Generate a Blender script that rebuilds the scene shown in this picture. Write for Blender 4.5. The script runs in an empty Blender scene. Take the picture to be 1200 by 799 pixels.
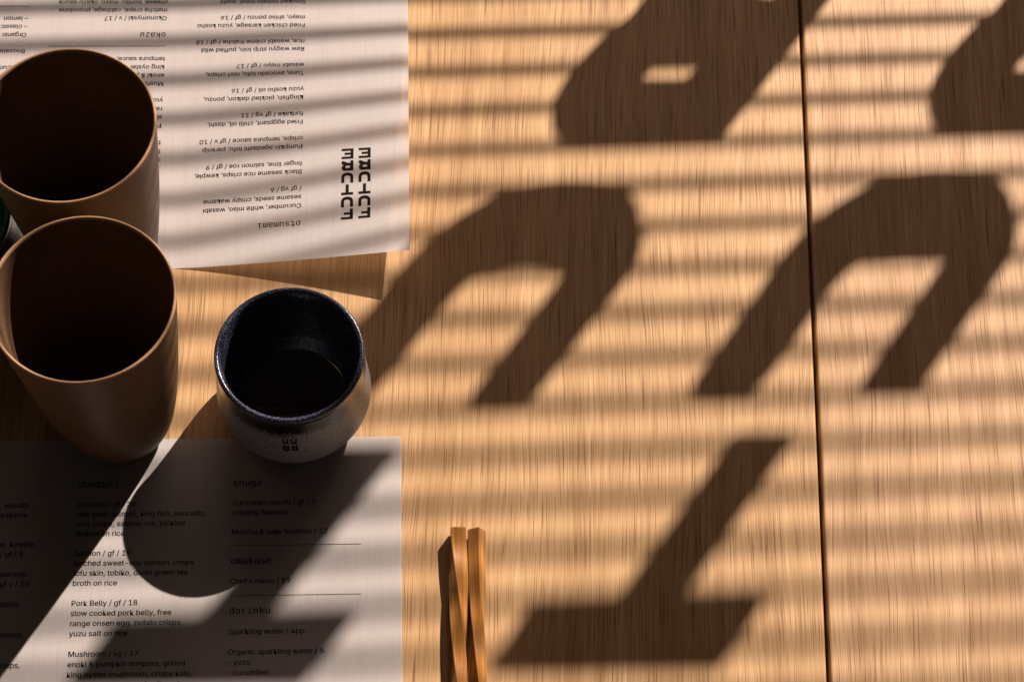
import bpy, bmesh, math, os, random
from mathutils import Vector, Matrix

random.seed(4)
sc = bpy.context.scene
COL = sc.collection

# ------------------------------------------------------------------ camera
F_PX, TH, ROLL = 2557.27, 0.451362, 0.078865
CAM_H = 1.066
cam_d = bpy.data.cameras.new('camera')
cam = bpy.data.objects.new('camera', cam_d)
COL.objects.link(cam)
fw = Vector((0, math.sin(TH), -math.cos(TH)))
rt = Vector((1, 0, 0)); up = rt.cross(fw)
c_, s_ = math.cos(ROLL), math.sin(ROLL)
rt2 = rt * c_ + up * s_
up2 = up * c_ - rt * s_
cam.matrix_world = Matrix(((rt2.x, up2.x, -fw.x, 0), (rt2.y, up2.y, -fw.y, -CAM_H * math.tan(TH)),
                           (rt2.z, up2.z, -fw.z, CAM_H), (0, 0, 0, 1)))
cam_d.sensor_width = 36
cam_d.lens = 36 * F_PX / 1200
cam_d.clip_start = 0.05
cam_d.clip_end = 60
cam_d.dof.use_dof = True
cam_d.dof.focus_distance = 1.13
cam_d.dof.aperture_fstop = 20.0
sc.camera = cam

# ------------------------------------------------------------------ world and light
world = bpy.data.worlds.new('World'); sc.world = world
world.use_nodes = True
bg = world.node_tree.nodes['Background']
bg.inputs[0].default_value = (1.0, 0.80, 0.68, 1)
bg.inputs[1].default_value = 0.016

AZ, EL = math.radians(30.8), math.radians(37.9)
sun_dir = Vector((math.sin(AZ) * math.cos(EL), math.cos(AZ) * math.cos(EL), math.sin(EL)))
DIST = 20.0
ld = bpy.data.lights.new('sunlight', 'SPOT')
ld.energy = 45000
ld.color = (1.0, 0.875, 0.785)
ld.shadow_soft_size = 0.093
ld.spot_size = math.radians(9)
ld.spot_blend = 0.2
lo = bpy.data.objects.new('sunlight', ld); COL.objects.link(lo)
lo.location = sun_dir * DIST
lo.rotation_euler = (-sun_dir).to_track_quat('-Z', 'Y').to_euler()

# light of the sky coming in through the window
ad = bpy.data.lights.new('window_skylight', 'AREA')
ad.shape = 'RECTANGLE'; ad.size = 1.6; ad.size_y = 1.1
ad.energy = 10.5; ad.color = (1.0, 0.74, 0.64)
ao = bpy.data.objects.new('window_skylight', ad); COL.objects.link(ao)
ao.location = (0.15, 1.6, 1.15)
ao.rotation_euler = (Vector((0, 0, 0)) - Vector(ao.location)).to_track_quat('-Z', 'Y').to_euler()

sc.view_settings.view_transform = 'Standard'
sc.view_settings.look = 'None'
sc.view_settings.exposure = 0.0
sc.view_settings.gamma = 1.0
sc.view_settings.use_curve_mapping = False
sc.cycles.max_bounces = 10
sc.cycles.transparent_max_bounces = 16


# ------------------------------------------------------------------ helpers
def tag(o, label=None, cat=None, group=None, kind=None):
    if label: o['label'] = label
    if cat: o['category'] = cat
    if group: o['group'] = group
    if kind: o['kind'] = kind
    return o


def link_mesh(name, verts, faces, mat=None, parent=None, smooth=False):
    me = bpy.data.meshes.new(name)
    me.from_pydata([tuple(v) for v in verts], [], faces)
    me.update()
    if smooth:
        for p in me.polygons: p.use_smooth = True
    o = bpy.data.objects.new(name, me); COL.objects.link(o)
    if mat: me.materials.append(mat)
    if parent: o.parent = parent
    return o


def empty(name, loc=(0, 0, 0), rz=0.0):
    o = bpy.data.objects.new(name, None); COL.objects.link(o)
    o.location = loc; o.rotation_euler = (0, 0, rz); o.empty_display_size = 0.02
    return o


class NT:
    """small node-tree builder"""
    def __init__(self, name):
        self.m = bpy.data.materials.new(name); self.m.use_nodes = True
        self.t = self.m.node_tree
        self.b = self.t.nodes['Principled BSDF']
        self.out = self.t.nodes['Material Output']

    def n(self, typ, **kw):
        nd = self.t.nodes.new(typ)
        for k, v in kw.items():
            if k.startswith('_'): setattr(nd, k[1:], v)
            else:
                key = int(k[1:]) if k[0] == 'i' and k[1:].isdigit() else k
                nd.inputs[key].default_value = v
        return nd

    def l(self, a, b): self.t.links.new(a, b)

    def coords(self, scale, rot=(0, 0, 0), loc=(0, 0, 0), src='Object'):
        tc = self.n('ShaderNodeTexCoord'); mp = self.n('ShaderNodeMapping')
        mp.inputs['Scale'].default_value = scale
        mp.inputs['Rotation'].default_value = rot
        mp.inputs['Location'].default_value = loc
        self.l(tc.outputs[src], mp.inputs[0])
        return mp.outputs[0]

    def noise(self, vec, scale=1.0, detail=4, rough=.5, dist=0.0):
        nd = self.n('ShaderNodeTexNoise')
        nd.inputs['Scale'].default_value = scale; nd.inputs['Detail'].default_value = detail
        nd.inputs['Roughness'].default_value = rough; nd.inputs['Distortion'].default_value = dist
        self.l(vec, nd.inputs['Vector'])
        return nd.outputs['Fac']

    def ramp(self, fac, stops, interp='LINEAR'):
        nd = self.n('ShaderNodeValToRGB'); cr = nd.color_ramp; cr.interpolation = interp
        while len(cr.elements) < len(stops): cr.elements.new(.5)
        for e, (p, c) in zip(cr.elements, stops):
            e.position = p
            e.color = (c, c, c, 1) if isinstance(c, (int, float)) else (*c, 1)
        self.l(fac, nd.inputs[0])
        return nd.outputs[0]

    def mix(self, fac, a, b, mode='MIX'):
        nd = self.n('ShaderNodeMix', _data_type='RGBA', _blend_type=mode)
        for s, v in ((0, fac), (6, a), (7, b)):
            if hasattr(v, 'is_output'): self.l(v, nd.inputs[s])
            else: nd.inputs[s].default_value = v if s == 0 else (*v, 1)
        return nd.outputs[2]

    def math(self, op, a, b=0.0):
        nd = self.n('ShaderNodeMath', _operation=op)
        for i, v in enumerate((a, b)):
            if hasattr(v, 'is_output'): self.l(v, nd.inputs[i])
            else: nd.inputs[i].default_value = v
        return nd.outputs[0]

    def bump(self, h, strength=.3, dist=.001):
        nd = self.n('ShaderNodeBump'); nd.inputs['Strength'].default_value = strength
        nd.inputs['Distance'].default_value = dist
        self.l(h, nd.inputs['Height']); self.l(nd.outputs[0], self.b.inputs['Normal'])


# ------------------------------------------------------------------ materials
def oak(name, tint, off, rot=0.0, contrast=1.0):
    M = NT(name)
    v_f = M.coords((1800, 24, 60), (0, 0, rot), off)      # fine pores
    v_m = M.coords((470, 10, 30), (0, 0, rot), off)        # streaks
    v_l = M.coords((60, 1.6, 10), (0, 0, rot), off)       # broad figure
    v_d = M.coords((1250, 40, 60), (0, 0, rot), off)
    # the grain wanders sideways along its length
    wv = M.coords((9, 5, 5), (0, 0, rot), off)
    wn = M.noise(wv, 1, 2, .5)
    wob = M.math('MULTIPLY', M.math('SUBTRACT', wn, .5), .015)
    def wander(v, k):
        ad_ = M.n('ShaderNodeVectorMath', _operation='ADD'); cb = M.n('ShaderNodeCombineXYZ')
        M.l(M.math('MULTIPLY', wob, k), cb.inputs[0]); M.l(v, ad_.inputs[0]); M.l(cb.outputs[0], ad_.inputs[1])
        return ad_.outputs[0]
    v_f, v_m, v_l, v_d = wander(v_f, 1800), wander(v_m, 470), wander(v_l, 60), wander(v_d, 1250)
    f = M.noise(v_f, 1, 1.5, .5, .15); m_ = M.noise(v_m, 1, 4, .6, .25); l_ = M.noise(v_l, 1, 3, .5, .8)
    d = M.noise(v_d, 1, 1, .5)
    base = M.ramp(l_, [(.28, (.425, .250, .110)), (.72, (.575, .365, .180))])
    st = M.ramp(m_, [(.26, (.72, .66, .60)), (.42, (.95, .94, .92)), (.60, (1.05, 1.06, 1.08)), (.76, (1.17, 1.22, 1.30))])
    pores = M.ramp(f, [(.30, (.30, .22, .16)), (.40, (.84, .80, .76)), (.50, (1.02, 1.02, 1.03)), (.68, (1.10, 1.12, 1.15)), (.76, (1.3, 1.36, 1.45))])
    dash = M.ramp(d, [(.27, (.36, .28, .21)), (.345, (1, 1, 1))])
    c = M.mix(1.0 * contrast, base, st, 'MULTIPLY')
    c = M.mix(.80 * contrast, c, pores, 'MULTIPLY')
    c = M.mix(.42, c, dash, 'MULTIPLY')
    c = M.mix(1.0, c, tint, 'MULTIPLY')
    # rare pin knots
    vk = M.coords((42, 26, 30), (0, 0, rot), off)
    vo = M.n('ShaderNodeTexVoronoi'); vo.inputs['Scale'].default_value = .55; vo.inputs['Randomness'].default_value = 1
    M.l(vk, vo.inputs['Vector'])
    kn = M.ramp(vo.outputs['Distance'], [(.012, (.30, .22, .16)), (.03, (1, 1, 1))])
    c = M.mix(.7, c, kn, 'MULTIPLY')
    M.l(c, M.b.inputs['Base Color'])
    r = M.ramp(f, [(.3, .62), (.7, .44)])
    M.l(r, M.b.inputs['Roughness'])
    M.b.inputs['Specular IOR Level'].default_value = .38
    h = M.math('ADD', M.math('MULTIPLY', f, .6), M.math('MULTIPLY', m_, .5))
    M.bump(h, .35, .00025)
    return M.m


def kraft(name, k=1.0):
    M = NT(name)
    v = M.coords((1, 1, 1))
    n1 = M.noise(v, 38, 4, .6); n2 = M.noise(v, 900, 3, .7)
    c = M.ramp(n1, [(.3, tuple(k * a for a in (.185, .104, .056))), (.7, tuple(k * a for a in (.235, .135, .074)))])
    c = M.mix(.85, c, M.ramp(n2, [(.32, (.72, .70, .66)), (.5, (1, 1, 1)), (.72, (1.16, 1.15, 1.12))]), 'MULTIPLY')
    # tiny pale scuffs
    sp = M.noise(v, 520, 1, .5)
    sc_ = M.noise(v, 30, 2, .5)
    msk = M.math('MULTIPLY', M.ramp(sp, [(.74, 0.0), (.80, 1.0)]), M.ramp(sc_, [(.5, 0.0), (.62, 1.0)]))
    c = M.mix(msk, c, (.55, .42, .32))
    M.l(c, M.b.inputs['Base Color'])
    M.b.inputs['Roughness'].default_value = .46
    M.b.inputs['Specular IOR Level'].default_value = .28
    M.bump(M.math('ADD', n2, n1), .32, .0003)
    return M.m


def paper(name):
    M = NT(name)
    vs = M.coords((1100, 20, 40)); vg = M.coords((1, 1, 1))
    s = M.noise(vs, 1, 3, .6); g = M.noise(vg, 1600, 2, .6); b_ = M.noise(vg, 12, 3, .5)
    c = M.ramp(b_, [(.3, (.66, .64, .63)), (.7, (.70, .68, .67))])
    c = M.mix(.55, c, M.ramp(s, [(.25, .84), (.55, 1.0), (.8, 1.08)]), 'MULTIPLY')
    c = M.mix(.5, c, M.ramp(g, [(.3, .88), (.7, 1.08)]), 'MULTIPLY')
    M.l(c, M.b.inputs['Base Color'])
    M.b.inputs['Roughness'].default_value = .62
    M.b.inputs['Specular IOR Level'].default_value = .3
    M.bump(M.math('ADD', g, s), .15, .0002)
    tr = M.n('ShaderNodeBsdfTranslucent'); tr.inputs[0].default_value = (.80, .66, .54, 1)
    tp = M.n('ShaderNodeBsdfTransparent'); tp.inputs[0].default_value = (1, .93, .85, 1)
    m1 = M.n('ShaderNodeMixShader'); m1.inputs[0].default_value = .30
    M.l(M.b.outputs[0], m1.inputs[1]); M.l(tr.outputs[0], m1.inputs[2])
    m2 = M.n('ShaderNodeMixShader'); m2.inputs[0].default_value = .12
    M.l(m1.outputs[0], m2.inputs[1]); M.l(tp.outputs[0], m2.inputs[2])
    M.l(m2.outputs[0], M.out.inputs[0])
    return M.m


def plain(name, col, rough=.5, spec=.5):
    M = NT(name)
    v = M.coords((1, 1, 1)); n = M.noise(v, 300, 3, .6)
    c = M.mix(.5, col, M.ramp(n, [(.3, .85), (.7, 1.12)]), 'MULTIPLY')
    M.l(c, M.b.inputs['Base Color'])
    M.b.inputs['Roughness'].default_value = rough
    M.b.inputs['Specular IOR Level'].default_value = spec
    return M.m


def stoneware(name, inner, green=False):
    """glazed pottery: dark glaze on the lip, speckling out into bare grey clay below"""
    M = NT(name)
    v = M.coords((1, 1, 1))
    if inner:
        n = M.noise(v, 1300, 2, .6); n2 = M.noise(v, 260, 3, .6)
        if green:
            c = M.ramp(n, [(.35, (.005, .08, .05)), (.7, (.02, .15, .10))])
        else:
            c = M.ramp(n, [(.40, (.004, .004, .008)), (.52, (.030, .033, .062)), (.70, (.14, .15, .20))])
        M.l(c, M.b.inputs['Base Color'])
        M.b.inputs['Roughness'].default_value = .20
        M.b.inputs['Specular IOR Level'].default_value = .5
        M.bump(M.math('ADD', M.math('MULTIPLY', n, .7), n2), .45, .0003)
        return M.m
    tc = M.n('ShaderNodeTexCoord'); sp = M.n('ShaderNodeSeparateXYZ'); M.l(tc.outputs['Object'], sp.inputs[0])
    z = sp.outputs[2]
    n = M.noise(v, 1250, 2, .65); nb = M.noise(v, 90, 3, .6); nc = M.noise(v, 1500, 2, .6)
    # glaze coverage: full above the glaze line, breaking into specks below it
    zz = M.math('ADD', z, M.math('MULTIPLY', M.math('SUBTRACT', nb, .5), .010))
    cov = M.n('ShaderNodeMapRange'); cov.inputs[1].default_value = .043; cov.inputs[2].default_value = .0595
    cov.inputs[3].default_value = -.02; cov.inputs[4].default_value = .62; M.l(zz, cov.inputs[0])
    s = M.math('ADD', n, cov.outputs[0])
    msk = M.ramp(s, [(.65, 0.0), (.70, 1.0)])
    clay = M.ramp(nc, [(.34, (.03, .03, .036)), (.44, (.19, .195, .23)), (.7, (.42, .44, .51))] if not green else [(.3, (.035, .028, .022)), (.7, (.07, .055, .045))])
    clay = M.mix(.6, clay, M.ramp(nb, [(.3, .80), (.7, 1.18)]), 'MULTIPLY')
    c = M.mix(msk, clay, (.006, .006, .008) if not green else (.02, .018, .014))
    M.l(c, M.b.inputs['Base Color'])
    M.l(M.ramp(msk, [(0, .36), (1, .15)]), M.b.inputs['Roughness'])
    M.b.inputs['Specular IOR Level'].default_value = .55
    M.bump(M.math('ADD', n, nc), .3, .0003)
    return M.m


def chop_wood(name):
    M = NT(name)
    v = M.coords((900, 16, 900)); v2 = M.coords((160, 5, 160))
    n = M.noise(v, 1, 4, .6); n2 = M.noise(v2, 1, 3, .5)
    c = M.ramp(n2, [(.3, (.34, .140, .034)), (.7, (.54, .265, .080))])
    c = M.mix(.8, c, M.ramp(n, [(.3, (.50, .42, .34)), (.48, (.95, .93, .9)), (.7, (1.22, 1.26, 1.32))]), 'MULTIPLY')
    M.l(c, M.b.inputs['Base Color'])
    M.b.inputs['Roughness'].default_value = .20
    M.bump(n, .2, .0002)
    return M.m


m_oak_l = oak('oak_veneer_left', (1.02, .98, .93), (0, 0, 0))
m_oak_r = oak('oak_veneer_right', (1.03, .99, 1.01), (31.7, 5.3, 0), math.radians(-2.2))
m_kraft = kraft('brown_bamboo_fibre', .68)
m_kraft_rim = kraft('worn_pale_rim', 1.75)
m_paper = paper('menu_paper')
m_ink = plain('black_ink', (.016, .012, .010), .8, .0)
m_clay = stoneware('speckled_stoneware', False)
m_glaze = stoneware('black_glaze', True)
m_clay_g = stoneware('dark_stoneware', False, True)
m_glaze_g = stoneware('green_glaze', True, True)
m_chop = chop_wood('lacquered_chopstick_wood')
m_floor = plain('dark_floor', (.05, .04, .035), .6)
m_frame = plain('window_frame_paint', (.10, .09, .08), .5)
m_vinyl = plain('black_vinyl', (.02, .02, .02), .5)
m_slat = plain('blind_slat_paint', (.55, .52, .48), .45)
M = NT('window_glass')
tp = M.n('ShaderNodeBsdfTransparent'); gl = M.n('ShaderNodeBsdfGlossy'); gl.inputs['Roughness'].default_value = .02
mx = M.n('ShaderNodeMixShader'); mx.inputs[0].default_value = .06
M.l(tp.outputs[0], mx.inputs[1]); M.l(gl.outputs[0], mx.inputs[2]); M.l(mx.outputs[0], M.out.inputs[0])
m_glass = M.m

# ------------------------------------------------------------------ floor and tables
fl = link_mesh('floor', [(-3, -3, -.74), (3, -3, -.74), (3, 3, -.74), (-3, 3, -.74)], [(0, 1, 2, 3)], m_floor)
tag(fl, 'dark floor under the tables', kind='structure')

GROT, GX = -0.049018, 0.165209


def table(name, x0, x1, y0, y1, mat, label):
    t = empty(name, (GX, 0, 0), -GROT); tag(t, label, 'table', 'oak veneer tables pushed edge to edge')
    bm = bmesh.new(); bmesh.ops.create_cube(bm, size=1)
    T = .028
    for v in bm.verts:
        v.co = Vector(((x0 + x1) / 2 + v.co.x * (x1 - x0), (y0 + y1) / 2 + v.co.y * (y1 - y0), -T / 2 + v.co.z * T))
    bmesh.ops.bevel(bm, geom=bm.edges[:], offset=.0014, segments=3, affect='EDGES', profile=.5)
    me = bpy.data.meshes.new('tabletop'); bm.to_mesh(me); bm.free(); me.materials.append(mat)
    for p in me.polygons: p.use_smooth = p.area < .01
    o = bpy.data.objects.new('tabletop', me); COL.objects.link(o); o.parent = t
    for sx in (x0 + .08, x1 - .08):
        for sy in (y0 + .08, y1 - .08):
            w = .022
            vs = [(sx + a * w, sy + b * w, z) for z in (-.74, -T) for a, b in ((-1, -1), (1, -1), (1, 1), (-1, 1))]
            link_mesh('leg', vs, [(0, 1, 2, 3), (7, 6, 5, 4), (0, 4, 5, 1), (1, 5, 6, 2), (2, 6, 7, 3), (3, 7, 4, 0)], mat, t)
    return t


table('table', -.95, -.0010, -.62, .275, m_oak_l, 'warm oak veneer table left of the dark gap, holding menus, cups and chopsticks')
table('table', .0010, .75, -.62, .275, m_oak_r, 'bare oak veneer table right of the dark gap, slightly pinker')


# ------------------------------------------------------------------ lathe
def lathe(name, prof, mat, parent, n=128, oval=1.0, wob=0.0):
    vs, fs = [], []
    for (r, z) in prof:
        for i in range(n):
            a = 2 * math.pi * i / n
            rr = r * (1 + wob * math.sin(2 * a + 1) + wob * .5 * math.sin(3 * a))
            vs.append((rr * math.cos(a), rr * math.sin(a) * oval, z))
    for j in range(len(prof) - 1):
        for i in range(n):
            k = (i + 1) % n
            fs.append((j * n + i, j * n + k, (j + 1) * n + k, (j + 1) * n + i))
    if prof[0][0] < .0012: fs.append(tuple(reversed(range(n))))
    if prof[-1][0] < .0012: fs.append(tuple(range((len(prof) - 1) * n, len(prof) * n)))
    return link_mesh(name, vs, fs, mat, parent, True)


def smooth_prof(pts, steps=6):
    out = []
    P = [pts[0]] + list(pts) + [pts[-1]]
    for i in range(1, len(P) - 2):
        p0, p1, p2, p3 = P[i - 1], P[i], P[i + 1], P[i + 2]
        for s in range(steps):
            t = s / steps
            out.append(tuple(.5 * ((2 * p1[k]) + (-p0[k] + p2[k]) * t + (2 * p0[k] - 5 * p1[k] + 4 * p2[k] - p3[k]) * t * t +
                                   (-p0[k] + 3 * p1[k] - 3 * p2[k] + p3[k]) * t ** 3) for k in (0, 1)))
    out.append(pts[-1])
    return out


# ------------------------------------------------------------------ tall fibre cups
HC = .1434
def tall_cup(x, y, z0, rz, label):
    t = empty('cup', (x, y, z0), rz); tag(t, label, 'cup', 'brown fibre tumblers on the table')
    R1, R0, w = .0446, .0252, .0017
    outer = [(.0005, .0020), (.016, .0018), (.0205, .0002), (.0225, .0), (.0240, .0009), (R0 * 1.0, .0030)]
    body = []
    for i in range(1, 25):
        k = i / 24
        zz = .003 + (HC - .0016 - .003) * k
        r = R0 + (R1 - .0004 - R0) * (k ** .57)
        body.append((r, zz))
    o1 = lathe('body', outer + body, m_kraft, t, wob=.002)
    a = body[-1]
    lip = [a, (R1 - .0002, HC - .0012), (R1 - .0002, HC - .0007), (R1 - .0005, HC - .0002), (R1 - .0009, HC), (R1 - .0014, HC - .0002),
           (R1 - w - .0001, HC - .0008), (R1 - w - .0003, HC - .0014)]
    lathe('rim', lip, m_kraft_rim, t, wob=.002)
    inn = [(R1 - w - .0003, HC - .0014)]
    for i in range(1, 25):
        k = 1 - i / 24
        inn.append((R0 - w + (R1 - .0005 - R0) * (k ** .57), .005 + (HC - .0076) * k))
    inn += [(R0 - w - .003, .0042), (.0004, .0040)]
    lathe('inner_wall', inn, m_kraft, t, wob=.002)
    return t


tall_cup(-.22632, .0287, .0004, .3, 'tall brown tumbler standing on the upside-down upper menu, upper of the two')
tall_cup(-.20353, -.06494, .0004, 2.1, 'tall brown tumbler in front, nearest the viewer, between upper and lower menu')


# ------------------------------------------------------------------ logo glyphs (u right, v down, unit square)
def arc(cx, cy, rx, ry, a0, a1, n=14, p=2.0):
    out = []
    for i in range(n + 1):
        a = math.radians(a0 + (a1 - a0) * i / n)
        c, s = math.cos(a), math.sin(a)
        out.append((cx + rx * math.copysign(abs(c) ** (2 / p), c), cy - ry * math.copysign(abs(s) ** (2 / p), s)))
    return out


def g_C():
    return [[(0, 1)] + arc(.5, .46, .5, .46, 180, 0, 18, 2.25) + [(1, 1), (.75, 1)] + arc(.5, .48, .25, .19, 0, 180, 14, 2.2) + [(.25, 1)]], []

def g_T():
    return [[(.37, 0), (.63, 0), (.63, .75), (1, .75), (1, 1), (0, 1), (0, .75), (.37, .75)]], []

def g_E():
    return [[(0, 0), (1, 0), (1, 1), (0, 1), (0, .78), (.75, .78), (.75, .61), (.25, .61), (.25, .39), (.75, .39), (.75, .22), (0, .22)]], []

def g_F():
    return [[(.74, 0), (1, 0), (1, 1), (0, 1), (0, .78), (.74, .78), (.74, .57), (.24, .57), (.24, .34), (.74, .34)]], []

def g_R():
    out = [(1, 0), (1, 1)] + arc(.30, .72, .27, .28, 270, 180, 8) + arc(.27, .62, .24, .20, 180, 112, 5) + \
          [(0, .30), (.02, .06), (.12, .02), (.52, .22), (.74, .24), (.74, 0)]
    hole = [(.70, .50), (.70, .72), (.40, .72), (.34, .68), (.33, .60), (.37, .53), (.44, .50)]
    return [out], [hole]

LOGO = [g_E, g_R, g_C, g_T, g_C, g_F]


def glyph_tris(g):
    """filled 2-D mesh of a glyph via a curve -> (verts, faces)"""
    outs, holes = g()
    cu = bpy.data.curves.new('tmp', 'CURVE'); cu.dimensions = '2D'; cu.fill_mode = 'BOTH'
    for poly in outs + holes:
        s = cu.splines.new('POLY'); s.points.add(len(poly) - 1); s.use_cyclic_u = True
        for p, (u, v) in zip(s.points, poly): p.co = (u, 1 - v, 0, 1)
    o = bpy.data.objects.new('tmp', cu); COL.objects.link(o)
    dg = bpy.context.evaluated_depsgraph_get()
    me = bpy.data.meshes.new_from_object(o.evaluated_get(dg))
    vs = [(v.co.x, 1 - v.co.y) for v in me.vertices]; fs = [tuple(p.vertices) for p in me.polygons]
    bpy.data.objects.remove(o); bpy.data.curves.remove(cu); bpy.data.meshes.remove(me)
    return vs, fs


GL = [glyph_tris(g) for g in LOGO]


# the window lettering is the same logo cut with blunter corners
def w_C():
    return [[(0, 1), (-.01, .62), (-.02, .42), (.0, .27), (.04, .17), (.12, .07), (.22, .0), (.36, -.03), (.56, -.03), (.70, .0), (.82, .07),
             (.92, .17), (1.0, .28), (1.04, .42), (1.04, .7), (1.04, 1), (.77, 1), (.76, .55), (.755, .45), (.72, .39), (.64, .365), (.45, .365),
             (.36, .40), (.31, .47), (.295, .6), (.28, 1)]], []

def w_T():
    return [[(.36, 0), (.62, 0), (.63, .75), (1.0, .75), (1.0, 1.035), (.02, 1.035), (.0, .75), (.36, .75)]], []

def w_R():
    return [[(.98, 0), (.98, 1), (.30, 1), (.20, .975), (.11, .90), (.05, .80), (.02, .68), (.02, .56), (.04, .44), (.08, .34), (.08, .25),
             (.06, .16), (.10, .04), (.18, .0), (.50, .20), (.72, .24), (.72, 0)]], [[(.61, .57), (.61, .685), (.42, .685), (.375, .655), (.37, .605), (.40, .57)]]

def rounded(poly, keep, n=5):
    """Catmull-Rom through an outline, leaving the corners listed in keep sharp"""
    out, N = [], len(poly)
    for i in range(N):
        p0, p1, p2, p3 = poly[i - 1], poly[i], poly[(i + 1) % N], poly[(i + 2) % N]
        if i in keep: p0 = p1
        if (i + 1) % N in keep: p3 = p2
        for k in range(n):
            t = k / n
            out.append(tuple(.5 * (2 * p1[c] + (p2[c] - p0[c]) * t + (2 * p0[c] - 5 * p1[c] + 4 * p2[c] - p3[c]) * t * t +
                                   (3 * p1[c] - p0[c] - 3 * p2[c] + p3[c]) * t ** 3) for c in (0, 1)))
    return out


_c = [(u, v * 1.035 if v > .99 else v) for u, v in w_C()[0][0]]; _r, _rh = w_R()
_cs, _rs = rounded(_c, {0, 15, 16, 24}), rounded(_r[0], {0, 1, 2, 13, 14, 15, 16})
def w_C(): return [_cs], []
def w_R(): return [_rs], [rounded(_rh[0], {0, 1})]

GW = [glyph_tris(g) for g in (g_E, w_R, w_C, w_T, w_C, g_F)]

# ------------------------------------------------------------------ fonts
fd = os.path.join(bpy.utils.resource_path('LOCAL'), 'datafiles', 'fonts')
def font(fn):
    try: return bpy.data.fonts.load(os.path.join(fd, fn))
    except Exception: return None
F_BODY, F_HEAD = font('Inter.woff2'), font('DejaVuSansMono.woff2')


def text_tris(s, width=None, size=1.0, fnt=None, xs=1.0, bold=0.0):
    cu = bpy.data.curves.new('tmp', 'FONT'); cu.body = s
    if fnt: cu.font = fnt
    cu.size = size; cu.resolution_u = 3; cu.offset = bold
    o = bpy.data.objects.new('tmp', cu); COL.objects.link(o)
    dg = bpy.context.evaluated_depsgraph_get()
    me = bpy.data.meshes.new_from_object(o.evaluated_get(dg))
    vs = [(v.co.x * xs, v.co.y) for v in me.vertices]; fs = [tuple(p.vertices) for p in me.polygons]
    bpy.data.objects.remove(o); bpy.data.curves.remove(cu); bpy.data.meshes.remove(me)
    return vs, fs


def span(t): xs_ = [v[0] for v in t[0]]; return max(xs_) - min(xs_)

BODY = 67.0 / span(text_tris('raw tuna, salmon, king fish, avocado,', fnt=F_BODY)) * .985
HEAD = 20.6 / span(text_tris('dorinku', fnt=F_HEAD))

# ------------------------------------------------------------------ the menus
COL1 = [('h', 0, 'otsumami'),
        ('d', 2, ['Cucumber, white miso, wasabi', 'sesame seeds, crispy wakame', '/ gf vg / 6']),
        ('d', 6, ['Black sesame rice crisps, kewpie,', 'finger lime, salmon roe / gf / 9']),
        ('d', 9, ['Pumpkin agedashi tofu, parsnip', 'crisps, tempura sauce / gf v / 10']),
        ('d', 12, ['Fried eggplant, chilli oil, dashi,', 'furikake / gf vg / 11']),
        ('d', 15, ['Kingfish, pickled daikon, ponzu,', 'yuzu kosho oil / gf / 16']),
        ('d', 18, ['Tuna, avocado tofu, nori crisps,', 'wasabi mayo / gf / 17']),
        ('d', 21, ['Raw wagyu strip loin, puffed wild', 'rice, wasabi crème fraîche / gf / 18']),
        ('d', 24, ['Fried chicken karaage, yuzu kosho', 'mayo, shiso ponzu / gf / 16']),
        ('d', 27, ['Smoked tomato toast, sushi'])]
COL2 = [('h', 0, 'donburi'),
        ('d', 2, ['Chirashi / gf / 20', 'raw tuna, salmon, king fish, avocado,', 'nori crisps, salmon roe, pickled', 'daikon on rice']),
        ('d', 7, ['Salmon / gf / 19', 'torched sweet-soy salmon, crispy', 'tofu skin, tobiko, dashi green tea', 'broth on rice']),
        ('d', 12, ['Pork Belly / gf / 18', 'slow cooked pork belly, free', 'range onsen egg, potato crisps,', 'yuzu salt on rice']),
        ('d', 17, ['Mushroom / vg / 17', 'enoki & pumpkin tempura, grilled', 'king oyster mushroom, crispy kale,', 'tempura sauce, aonori salt on rice']),
        ('r', 21.35, None), ('h', 23, 'okazu'),
        ('d', 25, ['Okonomyski / v / 17', 'matcha crepe, cabbage, provolone', 'cheese, bonito, mayo, okazu sauce'])]
COL3 = [('h', 0, 'shuga'),
        ('d', 2, ['Ice cream mochi / gf / 7', 'rotating flavours']),
        ('d', 5, ['Matcha & sake tiramisu / 12']),
        ('r', 6.15, None), ('h', 8, 'omakase'), ('d', 10, ["Chef's menu / 59"]),
        ('r', 11.2, None), ('h', 13, 'dorinku'),
        ('d', 15, ['Sparkling water / 4pp']),
        ('d', 17, ['Organic sparkling water / 5', '– yuzu', '– cucumber']),
        ('d', 21, ['Boozeless beer / 8']),
        ('d', 23, ['Organic iced tea / 6', '– classic', '– lemon']),
        ('r', 26.3, None)]
MW, MHH = 308.0, 218.0
COLX = (59.7, 139.8, 219.9)
MROT = 0.097389


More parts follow.
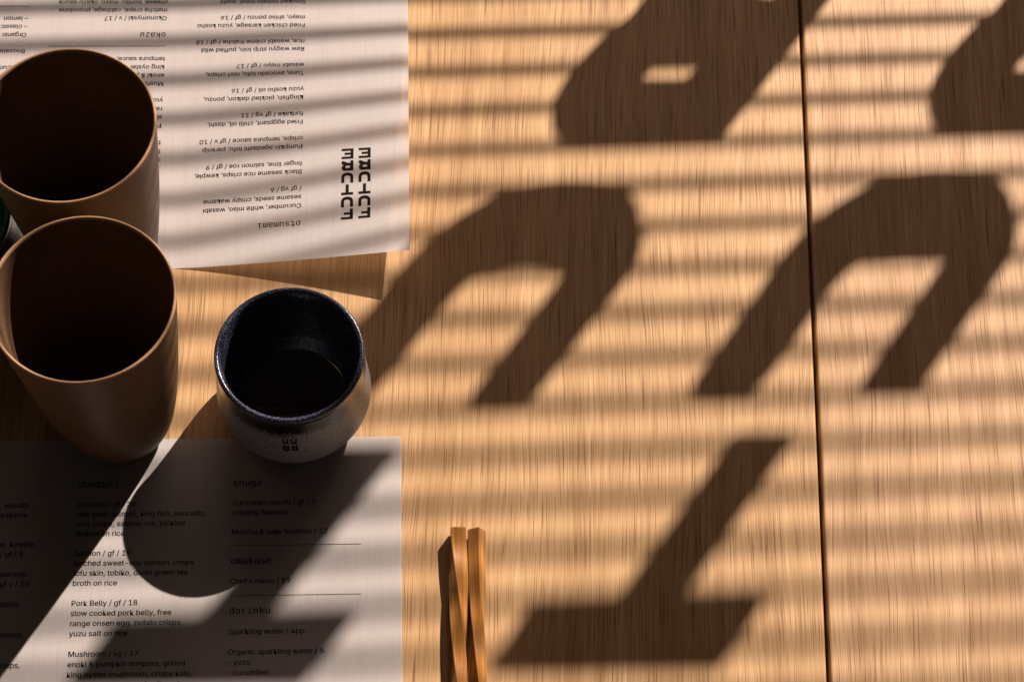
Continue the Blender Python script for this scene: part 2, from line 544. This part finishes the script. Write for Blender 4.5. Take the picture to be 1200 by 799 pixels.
def build_menu(label, corner, flip, y_start, pitch, lift, zbase):
    """menu-local mm coordinates: X from the menu's left edge, Y down from its top edge.
    corner = the table point (mm) of the menu's top-left corner (flip) or top-right corner."""
    ax = Vector((math.cos(MROT), math.sin(MROT))); ay = Vector((-math.sin(MROT), math.cos(MROT)))
    cn = Vector(corner)

    def world(X, Y, dz=0.0):
        if flip:
            a, b = X, Y
            xy = cn - ax * a + ay * b
            z = lift(a, b)
        else:
            a, b = MW - X, Y
            xy = cn - ax * a - ay * b
            z = lift(a, b)
        return Vector((xy.x, xy.y, z + zbase + dz)) / 1000

    # origin at the top-left / top-right corner, axes turned with the sheet, so grain runs with the sheet
    base = Vector((cn.x / 1000, cn.y / 1000, 0))
    t = empty('menu', base, MROT); tag(t, label, 'menu', 'printed paper menus')
    inv = Matrix.Rotation(-MROT, 3, 'Z')
    loc = lambda X, Y, dz=0.0: inv @ (world(X, Y, dz) - base)
    NX, NY = 120, 70
    vs = [loc(MW * i / NX, MHH * j / NY) for j in range(NY + 1) for i in range(NX + 1)]
    fs = []
    for j in range(NY):
        for i in range(NX):
            q = (j * (NX + 1) + i, j * (NX + 1) + i + 1, (j + 1) * (NX + 1) + i + 1, (j + 1) * (NX + 1) + i)
            fs.append(tuple(reversed(q)))
    link_mesh('sheet', vs, fs, m_paper, t, True)
    INK = .09

    def put(name, tris_list):
        vv, ff = [], []
        for q, (V, F) in enumerate(tris_list):
            o = len(vv); vv += [loc(x, y, INK + .012 * (q % 3)) for x, y in V]; ff += [tuple(i + o for i in f) for f in F]
        return link_mesh(name, vv, ff, m_ink, t)

    for cx, colm in zip(COLX, (COL1, COL2, COL3)):
        for kind, k, body in colm:
            Y = y_start + k * pitch
            if kind == 'r':
                V = [(cx + 67.2 * i / 24, Y + d) for d in (-.14, .14) for i in range(25)]
                put('rule', [(V, [(i, i + 1, i + 26, i + 25) for i in range(24)])])
            elif kind == 'h':
                V, F = text_tris(body, size=HEAD, fnt=F_HEAD)
                put('heading', [([(cx + x + dx, Y - y) for x, y in V], F) for dx in (-.05, .05)])
            else:
                L = []
                for i, ln in enumerate(body):
                    V, F = text_tris(ln, size=BODY, fnt=F_BODY)
                    for dx in (-.07, .0, .07): L.append(([(cx + x + dx, Y + i * pitch - y) for x, y in V], F))
                put('dish_text', L)
    # logo, two stacked columns down the left margin
    for x_in in (37.7, 28.1):
        for i, (V, F) in enumerate(GL):
            # as seen in the picture the first glyph is farthest from the top edge of the sheet
            yb = 71.2 - i * 8.1
            put('logo_letter', [([(x_in - u * 6.7, yb - v * 6.9) for u, v in V], F)])
    return t


def lift_curl(a, b):
    d = min(max(1 - a / 130, 0), 1) ** 1.25; h = min(max(1 - b / 190, 0), 1) ** 1.3
    return 19.8 * d * h

def lift_flat(a, b):
    return .35 * max(0, 1 - a / 25) ** 2 + .12 * (1 + math.sin(a * .035 + b * .02))

build_menu('upside-down menu at the top with a curling lower right corner and a black stacked-letter logo',
           (-59.35, 40.2), True, 25.3, 5.6, lift_curl, .12)
build_menu('upright menu lying flat at the bottom, mostly in shadow, left of the chopsticks',
           (-54.7, -61.3), False, 27.2, 5.38, lift_flat, .12)


# ------------------------------------------------------------------ small stoneware teacups
HT = .0653
def teacup(x, y, z0, rz, label, mo, mi, logo):
    t = empty('teacup', (x, y, z0), rz); tag(t, label, 'teacup', 'small stoneware teacups')
    outer = smooth_prof([(.0005, .0016), (.022, .0014), (.0245, .0002), (.0275, .0), (.0300, .0018), (.0345, .0068), (.0384, .0135),
                         (.0401, .0205), (.0398, .0290), (.0391, .0370), (.0384, .0450), (.0379, .0530), (.0377, .0595)])
    o = lathe('body', outer, mo, t, wob=.0015)
    lip = smooth_prof([(.0377, .0595), (.0380, .0622), (.0381, .0640), (.0374, .0653), (.0362, .0654), (.0352, .0645), (.0346, .0625), (.0342, .0600)], 4)
    lathe('rim', lip, mi, t, wob=.0015)
    pts = [(.0342, .0600)]
    zs = [.055, .050, .045, .040, .035, .030, .025, .020, .015, .011, .008]
    rs = [.0341, .0343, .0346, .0350, .0354, .0356, .0352, .0340, .0312, .0272, .0228]
    for z, r in zip(zs, rs): pts.append((r, z))
    pts += [(.0175, .0062), (.0172, .0066), (.0120, .0056), (.0060, .0053), (.0005, .0052)]
    prof = smooth_prof(pts, 6)
    # faint throwing rings
    prof = [(r + (.00010 * math.sin(z * 1500) if z > .012 else 0), z) for r, z in prof]
    lathe('inner_glaze', prof, mi, t, wob=.0015)
    if logo:
        # stamped two-column mark on the wall facing the viewer
        def R(z):
            for (r0, z0_), (r1, z1) in zip(outer, outer[1:]):
                if z0_ <= z <= z1 and z1 > z0_: return r0 + (r1 - r0) * (z - z0_) / (z1 - z0_)
            return .039
        for cxx in (-.0034, .0010):
            for gi, zt in ((2, .0455), (1, .0385)):
                V, F = GL[gi]
                vv = []
                for u, v in V:
                    zz = zt - (1 - v if gi == 2 else v) * .0058
                    a = (cxx + u * .0032) / .039 - math.pi / 2
                    r = R(zz) + .00012
                    vv.append((r * math.cos(a), r * math.sin(a), zz))
                link_mesh('stamped_letter', vv, F, m_ink, t)
    return t

teacup(-.111793, -.048786, .0007, .075, 'small black glazed teacup with grey speckled outside beside the lower menu', m_clay, m_glaze, True)
teacup(-.3030, .0140, .0007, 0, 'green glazed teacup cut off by the left edge behind the tall tumblers', m_clay_g, m_glaze_g, False)

m_tea = plain('dark_tea', (.012, .005, .002), .06, .9)
n_ = 96
tr_ = .0277
tea = link_mesh('liquid', [(tr_ * math.cos(2 * math.pi * i / n_), tr_ * math.sin(2 * math.pi * i / n_), .0006) for i in range(n_)]
                + [((tr_ - .0012) * math.cos(2 * math.pi * i / n_), (tr_ - .0012) * math.sin(2 * math.pi * i / n_), 0) for i in range(n_)],
                [(i, (i + 1) % n_, n_ + (i + 1) % n_, n_ + i) for i in range(n_)] + [tuple(range(n_, 2 * n_))], m_tea, None, True)
tea.location = (-.111793, -.048786, .0121)
tag(tea, 'dark liquid left in the bottom of the black glazed teacup', 'drink')

# ------------------------------------------------------------------ chopsticks
def chopstick(p0, p1, phase, start, side0, label):
    d = Vector((p1[0] - p0[0], p1[1] - p0[1], 0)); L = .225
    ang = math.atan2(d.y, d.x) + math.pi / 2          # local -Y runs along the stick
    t = empty('chopstick', (p0[0], p0[1], 0), ang)
    N = 300
    bev = .00045
    vs, fs = [], []
    for j in range(N + 1):
        s = L * j / N
        hw = (side0 * (1 - .55 * s / L)) / 2
        q_ = max(0, min(s, .15) - start)
        tw = phase + math.radians(90) * (q_ * q_ / (q_ + .010)) / .056
        e = min(s, L - s); hw -= .0005 * max(0, 1 - e / .0007)
        ring = []
        for k in range(4):
            a0 = math.pi / 2 * k
            for da in (0, 22.5, 45, 67.5, 90):
                a = a0 + math.radians(da)
                cx, cz = (hw - bev) * (1 if k in (0, 3) else -1), (hw - bev) * (1 if k in (0, 1) else -1)
                ring.append((cx + bev * math.cos(a), cz + bev * math.sin(a)))
        K = len(ring)
        for x, z in ring:
            x, z = x * math.cos(tw) + z * math.sin(tw), -x * math.sin(tw) + z * math.cos(tw)
            vs.append((x, -s, z + side0 * .60))
    for j in range(N):
        for i in range(K):
            k = (i + 1) % K
            fs.append((j * K + i, j * K + k, (j + 1) * K + k, (j + 1) * K + i))
    fs.append(tuple(reversed(range(K)))); fs.append(tuple(range(N * K, (N + 1) * K)))
    fs = [tuple(reversed(f)) for f in fs]
    zmin = min(v[2] for v in vs)
    vs = [(v[0], v[1], v[2] - zmin + .0001) for v in vs]
    me = bpy.data.meshes.new('chopstick'); me.from_pydata(vs, [], fs); me.update(); me.materials.append(m_chop)
    bpy.data.objects.remove(t)
    o = bpy.data.objects.new('chopstick', me); COL.objects.link(o)
    for p in me.polygons: p.use_smooth = False
    o.location = (p0[0], p0[1], 0); o.rotation_euler = (0, 0, ang)
    tag(o, label, 'chopstick', 'pair of twisted wooden chopsticks')

chopstick((-.0202, -.1128), (-.0128, -.1950), math.radians(2), .002, .0080, 'left twisted wooden chopstick of the pair, nearer the menu')
chopstick((-.0106, -.1122), (-.0029, -.1945), math.radians(-32), .028, .0072, 'right twisted wooden chopstick of the pair')


# ------------------------------------------------------------------ window with its lettering (out of frame; it throws the big letter shadows)
WS, WY = .10, .600          # window line: y = WS*x + WY
BS, BY = .130, .730         # blind line
TANE = math.tan(EL)

def to_plane(px, py, sl, y0):
    """where the ray from a table point to the sun meets the upright plane y = sl*x + y0"""
    P = Vector((px, py, 0)); D = sun_dir * DIST - P
    t = (y0 + sl * px - py) / (D.y - sl * D.x)
    return P + D * t

wang = math.atan(WS)
win = empty('window', (0, WY, 0), wang)
tag(win, 'window behind the table with two black stacked-letter logo columns on the glass', 'window')
winv = Matrix.Rotation(-wang, 3, 'Z')
def box(name, x0, x1, y0, y1, z0, z1, mat, parent):
    vs = [(x, y, z) for z in (z0, z1) for x, y in ((x0, y0), (x1, y0), (x1, y1), (x0, y1))]
    return link_mesh(name, vs, [(3, 2, 1, 0), (4, 5, 6, 7), (0, 1, 5, 4), (1, 2, 6, 5), (2, 3, 7, 6), (3, 0, 4, 7)], mat, parent)
Z0, Z1, X0, X1 = -.34, 1.12, -.95, 1.25
box('pane', X0, X1, .004, .008, Z0, Z1, m_glass, win)
box('frame', X0 - .05, X1 + .05, -.02, .03, Z0 - .06, Z0, m_frame, win)
box('frame', X0 - .05, X1 + .05, -.02, .03, Z1, Z1 + .06, m_frame, win)
box('frame', X0 - .05, X0, -.02, .03, Z0, Z1, m_frame, win)
box('frame', X1, X1 + .05, -.02, .03, Z0, Z1, m_frame, win)

e1 = Vector((.119, .119 * .10)); e2 = Vector((math.sin(math.radians(31)), math.cos(math.radians(31)))) * .155
pitch = Vector((.1004, .1671)); coff = Vector((-.2100, -.0262)); C2 = Vector((.2008, .0554))
for ci in (0, 1):
    for gi, (V, F) in enumerate(GW):
        cen = C2 + coff * ci + pitch * ((2 - gi) - (.20 if gi == 0 else 0)) + Vector((.006 if gi < 2 and ci == 0 else 0, 0))
        vv = []
        for u, v in V:
            q = cen + e1 * (u - .5) + e2 * (.5 - v)
            w = to_plane(q.x, q.y, WS, WY)
            l_ = winv @ (w - Vector((0, WY, 0)))
            vv.append(l_)
        n = len(vv)
        front = [(p.x, -.0006, p.z) for p in vv]; back = [(p.x, .0038, p.z) for p in vv]
        # rim faces around the outline
        ec = {}
        for f in F:
            for a, b in zip(f, f[1:] + f[:1]): ec[(a, b)] = 1
        rim = [(a, b, b + n, a + n) for (a, b) in ec if (b, a) not in ec]
        link_mesh('letter', front + back, list(F) + [tuple(i + n for i in reversed(f)) for f in F] + rim, m_vinyl, win)

# ------------------------------------------------------------------ venetian blind (out of frame; it throws the stripes)
bang = math.atan(BS)
bl = empty('blind', (0, BY, 0), bang)
tag(bl, 'open venetian blind outside the lettered window', 'blind')
binv = Matrix.Rotation(-bang, 3, 'Z')
ref = to_plane(-.0636, .1915, BS, BY)
PZ = .0251
prof_el = math.atan(TANE / math.cos(AZ + bang))
til = prof_el - math.radians(9.5)
CH, SAG, TK = .025, .0022, .0003
K = 8
pv = []
for s in (1, -1):
    for i in range(K + 1):
        k = i / K - .5
        if s < 0: k = -k
        cx, cz = CH * k, SAG * (1 - 4 * k * k) - SAG * .6 + s * TK
        pv.append((cx * math.cos(til) - cz * math.sin(til), cx * math.sin(til) + cz * math.cos(til)))
XL, XR = -.95, 1.35
sv = [(x, a, b) for x in (XL, XR) for a, b in pv]
n = len(pv)
sf = [(i, (i + 1) % n, n + (i + 1) % n, n + i) for i in range(n)] + [tuple(reversed(range(n))), tuple(range(n, 2 * n))]
sme = bpy.data.meshes.new('slat'); sme.from_pydata(sv, [], sf); sme.materials.append(m_slat)
i0 = -int((ref.z + .30) / PZ)
for i in range(i0, i0 + 54):
    o = bpy.data.objects.new('slat', sme); COL.objects.link(o); o.parent = bl
    o.location = (0, 0, ref.z + i * PZ)
ztop = ref.z + (i0 + 54) * PZ
box('headrail', XL, XR, -.02, .02, ztop, ztop + .035, m_slat, bl)
for x in (XL + .04, XR - .04):
    for yy in (-.0135, .0135):
        box('ladder_cord', x - .0006, x + .0006, yy - .0006, yy + .0006, ref.z + i0 * PZ - .01, ztop, m_slat, bl)
